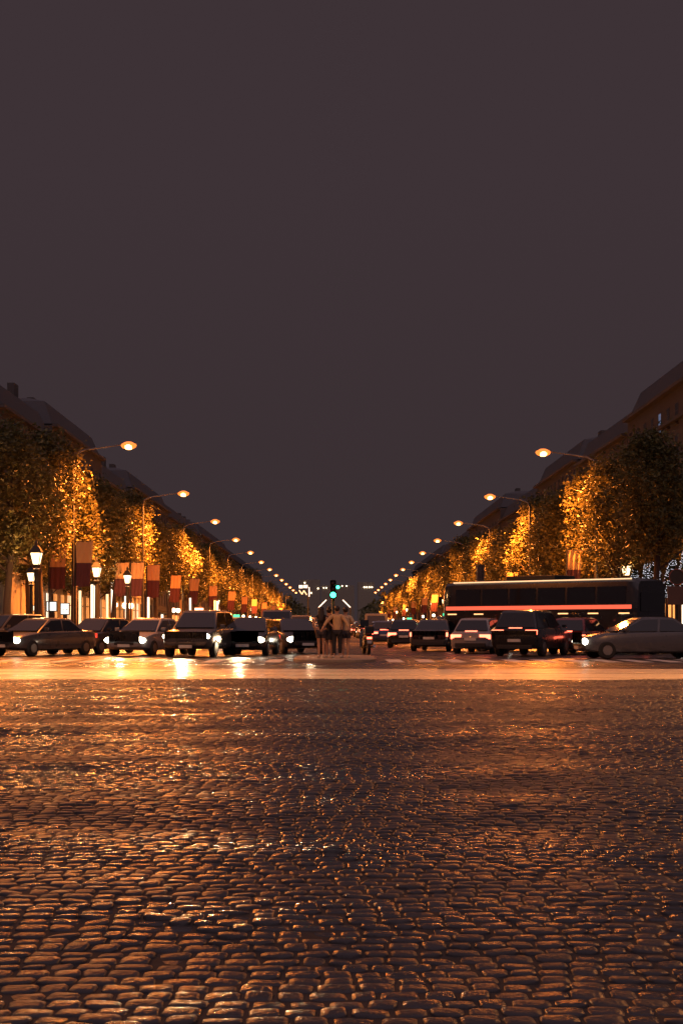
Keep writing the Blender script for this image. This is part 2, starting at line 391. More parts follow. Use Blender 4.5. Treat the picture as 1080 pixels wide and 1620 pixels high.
# the refuge the people stand on
isl = MB()
def ring(sc, z): return [Vector((1.35 * sc * math.copysign(abs(math.cos(t)) ** .5, math.cos(t)), 48.2 + 3.4 * sc * math.copysign(abs(math.sin(t)) ** .5, math.sin(t)), z)) for t in [2 * math.pi * k / 28 for k in range(28)]]
isl.loft([ring(1, -0.01), ring(1, 0.07), ring(0.97, 0.10)])
struct(isl.build('traffic_island', granite))

# ------------------------------------------------------------------ trees
def crown_mesh(seed, n=330, per=22, leaf=0.31):
    r = random.Random(seed); mb = MB()
    w, d, h, z0 = r.uniform(2.0, 2.8), r.uniform(2.1, 2.8), r.uniform(6.2, 8.0), r.uniform(4.6, 5.3)
    cl = []
    while len(cl) < n:
        x, y, z = r.uniform(-1, 1), r.uniform(-1, 1), r.uniform(-1, 1)
        q = (abs(x) ** 2.6 + abs(y) ** 2.6 + abs(z) ** 3.2) ** (1 / 2.8)
        if q > 1.0 or q < 0.45 or r.random() > q ** 2: continue
        bump = 0.82 + 0.34 * math.sin(3 * x + seed) * math.cos(3.1 * z + 2.1 * y + seed * 2)
        taper = 1.0 - 0.25 * max(0, z)
        cl.append((x * w * bump * taper, y * d * bump * taper, z0 + h / 2 + z * h / 2))
    for cx, cy, cz in cl:
        cr = r.uniform(.35, .75)
        for k in range(int(per * r.uniform(.6, 1.3))):
            p = Vector((cx + r.gauss(0, cr * .55), cy + r.gauss(0, cr * .55), cz + r.gauss(0, cr * .6)))
            u = Vector((r.gauss(0, 1), r.gauss(0, 1), r.gauss(0, .6))).normalized()
            v = u.cross(Vector((r.gauss(0, 1), r.gauss(0, 1), r.gauss(0, 1)))).normalized()
            a = leaf * r.uniform(.6, 1.25); b = a * r.uniform(.45, .7)
            nrm = u.cross(v) * b * .35
            mb.add([p - u * a * .5, p - v * b * .5 + nrm, p + u * a * .5, p + v * b * .5 + nrm], [(0, 1, 2), (0, 2, 3)])
    return mb
def trunk_mesh(seed):
    r = random.Random(seed + 50); mb = MB()
    lean = r.uniform(-.25, .25)
    mb.tube([(0, 0, -.05), (0, 0, .3), (lean * .3, 0, 2.4), (lean, .1, 5.0), (lean * 1.3, .1, 9.5)], [.34, .25, .21, .18, .06], 10)
    for k in range(8):
        z = r.uniform(3.6, 7.5); a = r.uniform(0, 6.28); l = r.uniform(1.2, 2.4)
        b = Vector((lean * z / 5, .05, z)); dirv = Vector((math.cos(a), math.sin(a), r.uniform(.5, 1.1)))
        mb.tube([b, b + dirv * l * .5 + Vector((0, 0, .05)), b + dirv * l + Vector((0, 0, .35))], [.09, .06, .025], 6)
    return mb
protos = []
for sd in (1, 2, 3, 4, 5, 6):
    t = thing('chestnut_tree', 'x', 'tree')
    crown_mesh(sd).build('crown', leafm, t, fix=False)
    trunk_mesh(sd).build('trunk', bark, t, smooth=True)
    remember(t); protos.append(t)
used_tree = set()
def tree(x, y, label, group, k):
    p = protos[k % 6]; rz = R.choice([0, math.pi]) + R.uniform(-.15, .15)
    s = R.uniform(.94, 1.06)
    if k % 6 not in used_tree:
        used_tree.add(k % 6); p.location = (x, y, .14); p.rotation_euler = (0, 0, rz); p.scale = (s, s, s); p['label'] = label; p['group'] = group; return p
    return dup(p, (x, y, .14), rz, label, group, scale=(s * R.uniform(.92, 1.05), s * R.uniform(.9, 1.05), s * R.uniform(.9, 1.06)))
for sgn, side in ((-1, 'left'), (1, 'right')):
    y = 78.0 if sgn < 0 else 80.0; i = 0
    while y < 430:
        x = sgn * (18.0 + R.uniform(-.3, .3))
        tree(x, y + R.uniform(-.6, .6), f'clipped leafy tree, {nth(i)} in the kerbside row along the {side} pavement', f'trees along the {side} kerb', R.randrange(6))
        i += 1; y += 9.6 if y < 180 else 11
    y = 82.0; i = 0
    while y < 175:
        tree(sgn * (25.2 + R.uniform(-.4, .4)), y, f'dark tree, {nth(i)} in the back row by the {side} facades', f'back row trees on the {side}', R.randrange(6))
        i += 1; y += 11.5
far = MB()
r2 = random.Random(5)
for sgn in (-1, 1):
    for k in range(900):
        p = Vector((sgn * r2.uniform(15.2, 26), r2.uniform(440, 900), r2.uniform(4, 12)))
        u = Vector((r2.gauss(0, 1), r2.gauss(0, 1), r2.gauss(0, 1))).normalized() * 0.9; v = u.orthogonal().normalized() * 0.7
        far.add([p - u, p - v, p + u, p + v], [(0, 1, 2, 3)])
fo = far.build('far_trees', leafm, fix=False); fo['kind'] = 'stuff'; fo['label'] = 'far off tree mass where the avenue narrows to a point'; fo['category'] = 'trees'

# ------------------------------------------------------------------ tall street lamps
def make_street_lamp(label, sgn, loc, group, power=60000, cone=177, col=SODIUM, side=2600):
    t = thing('street_lamp', label, 'street lamp', loc, 0 if sgn < 0 else math.pi, group)   # local: arm reaches +x
    MB().lathe([(.24, 0), (.24, .9), (.17, 1.0), (.13, 1.2), (.075, 11.6), (.07, 11.7)]).build('post', iron, t, smooth=True)
    MB().tube([(0, 0, 11.5), (.15, 0, 11.9), (.7, 0, 12.15), (2.0, 0, 12.35), (3.1, 0, 12.5)], [.07, .065, .055, .05, .045], 8).build('arm', steel, t, smooth=True)
    hd = MB().ball((3.5, 0, 12.56), .5, 12, 6, (1, .42, .24)).build('lamp_head', steel, t, smooth=True)
    MB().ball((3.5, 0, 12.44), .50, 16, 8, (1, .62, .50)).build('lens', sodium_rim, hd, smooth=True)
    MB().ball((3.5, 0, 12.38), .34, 14, 8, (1, 1.0, .62)).build('bulb', sodium_glow, hd, smooth=True)
    L = bpy.data.lights.new('sodium', 'SPOT'); L.energy = power; L.color = col; L.spot_size = rad(cone); L.spot_blend = 1.0; L.shadow_soft_size = .18
    lo = bpy.data.objects.new('sodium_light', L); COL.objects.link(lo); lo.parent = t; lo.location = (3.5, 0, 12.08)
    B = bpy.data.lights.new('bowl_glow', 'SPOT'); B.energy = side; B.spot_size = rad(177); B.spot_blend = .08; B.color = SODIUM; B.shadow_soft_size = .3      # the glass bowl also shines sideways
    bo = bpy.data.objects.new('bowl_glow', B); COL.objects.link(bo); bo.parent = t; bo.location = (3.5, 0, 12.0)
    return t
lampL = [90.0 + 32.6 * k for k in range(13)]
lampR = [93.6 + 32.0 * k for k in range(13)]
for i, y in enumerate(lampL):
    make_street_lamp(f'tall street lamp with glowing orange head, {nth(i)} along the left kerb', -1, (-16.5, y, .14), 'tall lamps along the left kerb', 85000)
for i, y in enumerate(lampR):
    make_street_lamp(f'tall street lamp with glowing orange head, {nth(i)} along the right kerb', 1, (17.2, y, .14), 'tall lamps along the right kerb', 66000, side=1300)
# unseen lamps just outside the frame, added as extra light sources
make_street_lamp('unseen added street lamp at the left corner of the square', -1, (-17.5, 31, 0), 'added lamps outside the frame', 24000, 152, (1, .36, .09), 400)
make_street_lamp('unseen added street lamp just outside the left edge before the first trees', -1, (-17.7, 57, .0), 'added lamps outside the frame', 20000, 175, side=1500)
make_street_lamp('unseen added street lamp at the right corner of the square', 1, (16.5, 27, 0), 'added lamps outside the frame', 17000, 152, (1, .36, .09), 400)

# ------------------------------------------------------------------ pavement lanterns
def make_lantern():
    t = thing('lantern', 'x', 'lantern')
    MB().lathe([(.26, 0), (.26, .25), (.2, .3), (.19, .9), (.24, .95), (.13, 1.1), (.11, 3.9), (.2, 3.95), (.2, 4.02), (.06, 4.06), (.06, 4.22), (.12, 4.26)], seg=12).build('post', iron, t, smooth=False)
    g = MB().loft([[Vector((r_ * math.cos(a), r_ * math.sin(a), z)) for a in [math.pi / 4 + math.pi / 2 * k for k in range(4)]] for r_, z in ((.22, 4.27), (.38, 4.85))]).build('lantern_glass', lantern_glow, t)
    fr = MB()
    for k in range(4):
        a = math.pi / 4 + math.pi / 2 * k
        fr.tube([(.225 * math.cos(a), .225 * math.sin(a), 4.25), (.39 * math.cos(a), .39 * math.sin(a), 4.87)], .022, 6)
    fr.build('frame', iron, t)
    MB().loft([[Vector((r_ * math.cos(a), r_ * math.sin(a), z)) for a in [math.pi / 4 + math.pi / 2 * k for k in range(4)]] for r_, z in ((.45, 4.86), (.44, 4.92), (.2, 5.22), (.11, 5.26), (.11, 5.4), (.03, 5.55))]).build('cap', iron, t)
    L = bpy.data.lights.new('lantern_light', 'POINT'); L.energy = 1100; L.color = (1, .5, .18); L.shadow_soft_size = .45
    lo = bpy.data.objects.new('lantern_light', L); COL.objects.link(lo); lo.parent = t; lo.location = (0, 0, 4.55)
    remember(t); return t
lan = make_lantern(); first = True
spots = {-1: [(70, 75, 0), (158, 94, 0), (214, 108, 0), (50, 103, 1), (271, 155, 0), (308, 185, 0), (345, 210, 0), (385, 260, 0), (398, 300, 0), (430, 370, 0)],
         1: [(990, 91, 0), (880, 122, 0), (780, 150, 0), (735, 178, 0), (700, 205, 0), (683, 235, 0), (668, 262, 0), (640, 310, 0), (625, 360, 0)]}
for sgn, side in ((-1, 'left'), (1, 'right')):
    for i, (px, D, back) in enumerate(spots[sgn]):
        x = (px - VX) * D / FPX
        if abs(x) < 15.7: x = math.copysign(15.7, x)
        lab = f'black iron lantern with lit glass, {nth(i)} one on the {side} pavement'
        if first: lan.location = (x, D, .14); lan['label'] = lab; lan['group'] = 'lit lanterns on the pavements'; first = False
        else: dup(lan, (x, D, .14), 0, lab, 'lit lanterns on the pavements')

# ------------------------------------------------------------------ hanging flags
def make_flag(seed):
    r = random.Random(seed); t = thing('hanging_flag', 'x', 'flag')
    MB().tube([(0, 0, 0), (0, 0, 6.2)], [.06, .045], 8).build('pole', iron, t)
    MB().tube([(0, 0, 6.0), (1.15, 0, 6.05)], .025, 6).build('crossbar', iron, t)
    mb = MB(); nx, nz = 16, 14; vs = []; tilt = r.uniform(-.28, -.08)
    for j in range(nz + 1):
        for i in range(nx + 1):
            u, v = i / nx, j / nz
            vs.append((.08 + 1.0 * u + tilt * (1 - v), .06 * math.sin(u * 19 + seed) * (.4 + .6 * (1 - v)) + .12 * math.sin(v * 3 + seed) * (1 - v), 3.35 + 2.66 * v + .03 * math.sin(u * 9)))
    fs = [(j * (nx + 1) + i, j * (nx + 1) + i + 1, (j + 1) * (nx + 1) + i + 1, (j + 1) * (nx + 1) + i) for j in range(nz) for i in range(nx)]
    mb.add(vs, fs).build('cloth', flagm, t, smooth=True, fix=False)
    remember(t); return t
fl = [make_flag(k) for k in (1, 2, 3)]; usedf = set()
fspots = {-1: [(128, 84), (78, 90), (183, 112), (207, 112), (245, 116), (270, 140), (300, 150), (330, 176), (364, 205), (382, 240), (400, 262), (418, 300), (440, 345), (452, 390)],
          1: [(880, 94), (800, 132), (730, 162), (705, 184), (680, 200), (665, 225), (648, 250), (636, 285), (622, 320), (611, 370), (603, 410)]}
for sgn, side in ((-1, 'left'), (1, 'right')):
    for i, (px, D) in enumerate(fspots[sgn]):
        x = (px - VX) * D / FPX
        if abs(x) < 15.3: x = math.copysign(15.3, x)
        k = i % 3; lab = f'hanging cloth flag pale above and dark red below, {nth(i)} on the {side} pavement'
        p = fl[k]
        if k not in usedf: usedf.add(k); p.location = (x, D, .14); p.rotation_euler = (0, 0, 0); p['label'] = lab; p['group'] = 'flags hung along the avenue'
        else: dup(p, (x, D, .14), R.uniform(-.2, .2), lab, 'flags hung along the avenue')

# ------------------------------------------------------------------ buildings
def make_window():
    pass
WMESH = {}
def win_mesh(kind):
    if kind in WMESH: return WMESH[kind]
    mb = MB(); w, h = 1.1, 2.1
    if kind == 'frame':
        for x in (-w / 2, 0, w / 2): mb.box((x, .04, h / 2), (.08, .08, h))
        for z in (0, h * .62, h): mb.box((0, .045, z), (w + .08, .07, .08))
        mb.box((0, -.06, -.1), (w + .4, .3, .1))
    else:
        mb.box((0, .07, h / 2), (w, .03, h))
    o = mb.build(kind, stone if kind == 'frame' else glassd); WMESH[kind] = o.data
    bpy.data.objects.remove(o); return WMESH[kind]
lit_m = mat('lit_window', (0.5, 0.4, 0.3), 0.3, emit=(1.0, 0.5, 0.2), power=0.12, sample='NONE')
def building(sgn, y0, y1, h, label, wall=stone, lit=0.05, blue=None, shop=shop_warm):
    X = 35.0; L = y1 - y0
    # local frame: facade runs along +x (street side is -y), rotated so that it faces the avenue
    t = thing('apartment_building', label, 'building', (sgn * X, (y0 + y1) / 2, .14), rad(90) if sgn < 0 else rad(-90), 'buildings along the avenue')
    t.rotation_euler = (0, 0, rad(90) if sgn < 0 else rad(-90))
    # facing: rotation +90 sends -y to +x
    MB().box((0, 7, h / 2), (L, 14, h)).build('wall', wall, t)
    for z, pr in ((4.3, .35), (h - 3.3, .5), (h, .7)): MB().box((0, -pr / 2 + .0, z), (L - .02, pr, .35)).build('cornice', wall, t)
    rf = MB().loft([[Vector((sx * (L / 2 - i), 7 + sy * (7 - i * .9), h + z)) for sx, sy in ((-1, -1), (1, -1), (1, 1), (-1, 1))] for i, z in ((.05, .18), (1.4, 3.2), (4.2, 4.0))]).build('roof', zinc, t)
    ch = MB()
    for k in range(max(2, int(L / 12))): ch.box((-L / 2 + 5 + k * 11.5, 6, h + 4.6), (2.4, .9, 2.6))
    ch.build('chimney', wall, rf)
    nb = max(3, min(12, int(L / 3.4))); nf = max(1, int((h - 5.2) / 3.3)); dx = L / nb
    for f in range(nf):
        for b in range(nb):
            if nb * nf > 98 and b % 2: continue
            lx = -L / 2 + dx * (b + .5)
            w = bpy.data.objects.new('window', win_mesh('frame')); COL.objects.link(w); w.parent = t; w.location = (lx, -.06, 5.3 + f * 3.3)
            p = bpy.data.objects.new('pane', win_mesh('pane')); COL.objects.link(p); p.parent = w; p.location = (0, -.03, 0)
            if R.random() < lit: p.material_slots[0].link = 'OBJECT'; p.material_slots[0].material = lit_m
            if blue == (f, b): p.material_slots[0].link = 'OBJECT'; p.material_slots[0].material = blue_win
    for b in range(nb):
        lx = -L / 2 + dx * (b + .5); m = shop if R.random() < .75 else shop_bright
        if R.random() < .18: m = glassd
        s = MB().box((lx, -.05, 1.9), (dx * .68, .1, 3.0)).build('shopfront', m, t)
        MB().box((lx, -.5, 3.65), (dx * .78, .9, .18)).build('awning', trim, s)
for i, (y0, y1, h) in enumerate([(148, 176, 24), (176.5, 214, 26), (214.5, 246, 23), (246.5, 300, 25), (300.5, 370, 24), (371, 470, 25), (471, 640, 24)]):
    building(-1, y0, y1, h, f'stone mansard block with lit shopfronts, {nth(i)} along the left side')
for i, (y0, y1, h) in enumerate([(140, 170, 25.5), (170.5, 205, 24), (205.5, 246, 25), (246.5, 300, 23), (300.5, 370, 26), (371, 470, 24), (471, 640, 25)]):
    building(1, y0, y1, h, f'dark stone mansard block, {nth(i)} along the right side', blue=(5, 4) if i == 0 else None)

# the pale corner pavilion at the left edge
t = thing('corner_pavilion', 'cream stone pavilion with a heavy cornice and tall dark doorways at the left edge', 'building', (-26.6, 112, .14))
MB().box((-3.2, 5, 3.0), (8.4, 10, 6.0)).build('wall', cream, t)
for z, pr, hh in ((5.2, .25, .2), (6.12, .75, .25), (6.362, .95, .22)): MB().box((-3.2, 5, z), (8.4 + 2 * pr, 10 + 2 * pr, hh)).build('cornice', cream, t)
MB().loft([[Vector((-3.2 + sx * (4.6 - i), 5 + sy * (5.4 - i), z)) for sx, sy in ((-1, -1), (1, -1), (1, 1), (-1, 1))] for i, z in ((0, 6.48), (1.4, 8.2), (2.2, 8.5))]).build('roof', zinc, t)
for x in (-6.4, -4.6, -2.7, -1.0, .72):
    MB().lathe([(.28, 0), (.28, .3), (.22, .35), (.19, 4.5), (.3, 4.6), (.3, 4.78)], (x, -.28, 0)).build('column', cream, t, smooth=True)
for x in (-5.5, -3.65, -1.85, -.15):
    d = MB().box((x, -.04, 2.0), (.85, .08, 4.0)).build('door', trim, t)
    MB().box((x, -.09, 3.55), (.5, .03, .45)).build('pane', panel_warm, d)
# low arcade with glowing bays behind the left trees
t = thing('shop_arcade', 'low stone arcade with glowing orange bays between pilasters behind the left trees', 'building', (-26.5, 124, .14), rad(90))
LA = 84.0
MB().box((LA / 2, 4, 3.4), (LA, 8, 6.8)).build('wall', cream, t)
MB().box((LA / 2, -.2, 6.3), (LA - .1, .6, .35)).build('cornice', cream, t)
MB().box((LA / 2, -.12, 4.95), (LA - .1, .4, .22)).build('architrave', cream, t)
for k in range(24):
    x = 1.6 + k * 3.5
    MB().box((x, -.14, 2.4), (.55, .26, 4.8)).build('pilaster', cream, t)
    if k < 23:
        m = [shop_warm, shop_warm, panel_warm, glassd, shop_warm, shop_bright][R.randrange(6)]
        b = MB().box((x + 1.75, -.05, 2.1), (2.5, .08, 3.9)).build('bay_window', m, t)
        fr = MB()
        for dx in (-.62, 0, .62): fr.box((x + 1.75 + dx, -.11, 2.1), (.07, .05, 3.9))
        fr.box((x + 1.75, -.115, 3.1), (2.5, .045, .08)).build('glazing_bars', trim, b)
# distant end of the avenue
def lit_block(name, px0, px1, py, D, label, specks):
    a = at(px0, py, D); b = at(px1, py, D)
    t = thing(name, label, 'building', ((a.x + b.x) / 2, D, 0))
    MB().box((0, 12, a.z / 2), (b.x - a.x, 24, a.z)).build('wall', cream, t)
    for px, py_ in specks:
        p = at(px, py_, D)
        MB().box((p.x - t.location.x, -.2, p.z), (.8, .3, .8)).build('window', globe_glow, t)
lit_block('distant_building', 474, 506, 917, 1000, 'far dark building with a few lit windows left of the green signal', [(482, 922), (503, 931), (492, 938)])
lit_block('distant_building', 508, 560, 926, 1150, 'far dark building on the axis of the avenue behind the green signal', [(512, 930), (516, 930), (541, 927), (548, 927), (524, 936)])
lit_block('distant_building', 566, 592, 921, 1000, 'far dark building with a lit sign strip right of the green signal', [(576, 929), (580, 929), (584, 929), (588, 929)])
# lit zigzag sign far left of axis
p = at(480, 935, 330); t = thing('rooftop_sign', 'white zigzag light sign on a mast far down the left side', 'sign', (p.x, 330, 0))
MB().tube([(1.05, 0, 0), (1.05, 0, p.z + 1)], .14, 8).build('mast', iron, t)
z = MB(); zz = [(-1.0, .2), (-.35, -.75), (.1, .1), (.75, -.9)]
for a, b in zip(zz, zz[1:]): z.tube([(a[0], 0, p.z + a[1]), (b[0], 0, p.z + b[1])], .12, 6)
z.build('zigzag_tube', panel_warm, t)
MB().box((-.6, 0, p.z + 1.0), (.9, .2, .7)).box((.5, 0, p.z + 1.05), (.9, .2, .7)).build('lit_panel', shop_bright, t)
MB().box((1.3, 0, p.z - .2), (.22, .2, 2.2)).build('lit_post', shop_bright, t)
for sx, lab in ((-1, 'slanting white light bar left of the green signal'), (1, 'slanting white light bar right of the green signal')):
    D = 150; a = at(529 + sx * 13, 949, D); b = at(529 + sx * 25, 961, D)
    t = thing('light_mast', lab, 'light mast', (b.x, D, 0))
    MB().tube([(0, 0, 0), (0, 0, b.z)], .06, 8).build('pole', iron, t)
    MB().tube([(0, 0, b.z), (a.x - b.x, 0, a.z)], .055, 8).build('light_bar', shop_bright, t)

# ------------------------------------------------------------------ street furniture
def traffic_signal(loc, lab):
    t = thing('traffic_signal', lab, 'traffic light', loc)
    MB().lathe([(.1, 0), (.1, .3), (.055, .34), (.055, 2.6)]).build('pole', iron, t, smooth=True)
    MB().box((0, -.02, 2.37), (.22, .2, .66)).build('housing', trim, t, bevel=.03)
    for z, m in ((2.58, lens_off), (2.37, lens_off), (2.16, sig_green)):
        l = MB().ball((0, -.13, z), .10, 14, 8, (1, .3, 1)).build('lens', m, t, smooth=True)
        MB().tube([(0, -.12, z + .015), (0, -.27, z + .015)], .105, 14, cap=False).build('hood', trim, l)
    MB().box((.14, .0, 2.46), (.1, .12, .14)).build('bracket', trim, t)
    rp = MB().ball((.17, -.1, 2.44), .06, 10, 6, (1, .4, 1)).build('repeater_lens', sig_green, t, smooth=True)
    return t
traffic_signal((-.05, 51.2, .10), 'traffic light showing green on the island behind the people')
def pole_sign(loc):
    t = thing('road_sign', 'round dark road sign above a square panel on a post at the right edge', 'road sign', loc)
    MB().tube([(0, .05, 0), (0, .05, 3.3)], .045, 8).build('post', iron, t)
    MB().tube([(0, 0, 2.87), (0, .03, 2.87)], .27, 28).build('disc', trim, t)
    MB().tube([(.272 * math.cos(2 * math.pi * k / 32), -.005, 2.87 + .272 * math.sin(2 * math.pi * k / 32)) for k in range(33)], .016, 6).build('rim', mat('rust_red_paint', (.25, .06, .04), .5), t)
    pm = mat('perforated_panel', (.10, .055, .05), .6); n = pm.node_tree; b = n.nodes['Principled BSDF']
    br = n.nodes.new('ShaderNodeTexBrick'); br.inputs['Scale'].default_value = 14; tcx = n.nodes.new('ShaderNodeTexCoord')
    mp = n.nodes.new('ShaderNodeMapping'); mp.inputs['Rotation'].default_value = (rad(90), 0, 0); n.links.new(tcx.outputs['Object'], mp.inputs[0]); n.links.new(mp.outputs[0], br.inputs['Vector'])
    br.inputs['Color1'].default_value = (.12, .06, .05, 1); br.inputs['Color2'].default_value = (.09, .05, .045, 1); br.inputs['Mortar'].default_value = (.02, .015, .015, 1)
    n.links.new(br.outputs['Color'], b.inputs['Base Color'])
    MB().box((0, .0, 2.22), (.66, .06, .66)).build('panel', pm, t)
pole_sign((at(1070, 991, 50).x, 50, 0))
# advertising mast on the right
p = at(759, 991, 73)
t = thing('ribbed_column', 'dark ribbed cylinder on a stem with a cream collar by the right carriageway', 'advertising column', (p.x, 73, 0))
MB().lathe([(.2, 0), (.2, 3.0), (.12, 3.05)], seg=16).build('stem', trim, t, smooth=True)
MB().lathe([(.25, 3.28), (.25, 3.45)], seg=20).build('collar', creamcloth, t)
cy = MB()
cy.loft([[Vector(((.2 + .02 * (k % 2)) * math.cos(2 * math.pi * k / 24), (.2 + .02 * (k % 2)) * math.sin(2 * math.pi * k / 24), z)) for k in range(24)] for z in (3.46, 4.3)])
cy.build('ribbed_drum', PAINT['brown'], t)
def lit_kiosk(px, D, w, h, z0, lab, m=panel_white, art=True):
    p = at(px, 991, D); t = thing('advertising_panel', lab, 'advertising panel', (p.x, D, .14 if abs(p.x) > KX else 0))
    MB().box((0, .1, z0 / 2 + .02), (w * .5, .16, z0)).build('foot', trim, t)
    MB().box((0, .12, z0 + h / 2), (w + .14, .2, h + .14)).build('frame', trim, t, bevel=.02)
    pn = MB().box((0, -.01, z0 + h / 2), (w, .06, h)).build('panel', m, t)
    if art:
        k = MB(); rr = random.Random(int(px))
        for j in range(6): k.box((rr.uniform(-w * .3, w * .3), -.045, z0 + rr.uniform(h * .1, h * .85)), (rr.uniform(.1, .3) * w, .012, rr.uniform(.03, .09) * h))
        k.build('poster_marks', PAINT['blue'], pn)
lit_kiosk(315, 130, .78, 1.9, .9, 'tall white lit panel standing on the left pavement edge')
lit_kiosk(805, 120, .55, .9, 1.0, 'small white lit panel with blue marks behind the right traffic')
lit_kiosk(747, 112, .5, 1.1, 1.2, 'narrow lit panel below the ribbed column')
lit_kiosk(82, 100, .65, .6, 2.1, 'square white lit board beside the near left lantern', art=False)
lit_kiosk(103, 104, .55, .75, 1.9, 'pale lit board with a dark motif between two tree trunks')
lit_kiosk(57, 108, .35, .35, 2.2, 'small round cornered lit board near the pavilion', m=shop_bright, art=False)
lit_kiosk(376, 170, 1.0, .6, .9, 'low warm lit board far along the left pavement', m=panel_warm, art=False)
for i, (px, D, h) in enumerate([(127, 112, 4.0), (146, 115, 4.6), (150, 118, 4.6), (170, 120, 3.9), (178, 122, 5.0), (199, 126, 5.2), (206, 126, 4.4), (235, 135, 4.8), (301, 150, 4.2), (340, 165, 4.2), (344, 168, 4.2)]):
    p = at(px, 991, D); t = thing('lit_shop_sign', f'narrow upright glowing shop sign, {nth(i)} from the left between the left tree trunks', 'shop sign', (p.x, D, .14), group='upright lit signs on the left pavement')
    MB().box((0, .06, h / 2), (.26, .1, h)).build('back', trim, t)
    MB().box((0, -.02, h * .55), (.2, .06, h * .8)).build('light_strip', shop_bright if i % 3 else panel_warm, t)
# globe lamps along the pavements
gl = thing('globe_lamp', 'x', 'globe lamp')
MB().lathe([(.12, 0), (.12, .4), (.05, .5), (.04, 2.55)]).build('post', iron, gl, smooth=True)
MB().ball((0, 0, 2.78), .25, 14, 8).build('globe', globe_glow, gl, smooth=True); remember(gl)
gfirst = True
for side, L in (('left', [(182, 118), (198, 122), (207, 124), (275, 158), (282, 160), (350, 190), (405, 250), (412, 270), (420, 290), (436, 335), (454, 400)]),
                ('right', [(1000, 108), (812, 140), (760, 160), (716, 176), (690, 205), (674, 230), (660, 258), (633, 330), (618, 390), (610, 430)])):
    for i, (px, D) in enumerate(L):
        x = (px - VX) * D / FPX
        if abs(x) < 16: x = math.copysign(16, x)
        lab = f'glowing white globe lamp on a thin post, {nth(i)} one along the {side} pavement'
        if gfirst: gl.location = (x, D, .14); gl['label'] = lab; gl['group'] = 'globe lamps on the pavements'; gfirst = False
        else: dup(gl, (x, D, .14), 0, lab, 'globe lamps on the pavements')

# shrubs wrapped in white lights
def light_shrub(px, D, w, z0, z1, lab, seed, lean=0.0):
    r = random.Random(seed); p = at(px, 991, D); t = thing('light_wrapped_shrub', lab, 'shrub', (p.x, D, .14 if p.x > KX else 0), group='shrubs wrapped in white lights')
    lv = MB()
    for k in range(1500):
        f = r.random(); rr = w * math.sin(math.pi * min(.97, max(.05, .1 + f * .85))) ** .6 * math.sqrt(r.uniform(.3, 1)); a = r.uniform(0, 6.28)
        q = Vector((rr * math.cos(a) + lean * f, rr * math.sin(a), z0 + f * (z1 - z0)))
        u = Vector((r.gauss(0, 1), r.gauss(0, 1), r.gauss(0, 1))).normalized() * .06; v = u.orthogonal().normalized() * .04
        lv.add([q - u, q - v, q + u, q + v], [(0, 1, 2, 3)])
    lv.build('foliage', hedgem, t, fix=False)
    MB().tube([(0, 0, 0), (0, 0, z0 + .3)], [.12, .07], 8).build('trunk', bark, t)
    bl = MB(); turns = int((z1 - z0) / .13)
    for k in range(turns * 16):
        if r.random() < .3: continue
        f = k / (turns * 16); a = 2 * math.pi * k / 16; rr = w * math.sin(math.pi * min(.97, max(.05, .1 + f * .85))) ** .6 * 1.05
        bl.ball((rr * math.cos(a) + lean * f + r.gauss(0, .02), rr * math.sin(a), z0 + f * (z1 - z0) + .10 * math.sin(a * 1.0) + r.gauss(0, .02)), .02, 5, 3)
    lo = bl.build('light_string', led_white, t, fix=False); lo['kind'] = 'stuff'
light_shrub(1022, 88, .22, 2.9, 4.9, 'slim shrub wound with white fairy lights right of the lantern', 1)
light_shrub(1034, 86, .34, 2.9, 5.1, 'broad light wrapped shrub in the middle of the fairy lit group', 2)
light_shrub(1054, 84, .30, 2.7, 5.0, 'leaning light wrapped shrub just left of the round sign', 3, .4)
light_shrub(1003, 90, .22, 3.5, 4.6, 'small sparse light wrapped shrub beside the right lantern', 4)
light_shrub(1083, 80, .30, 2.8, 5.2, 'light wrapped shrub at the right edge behind the round sign', 5)

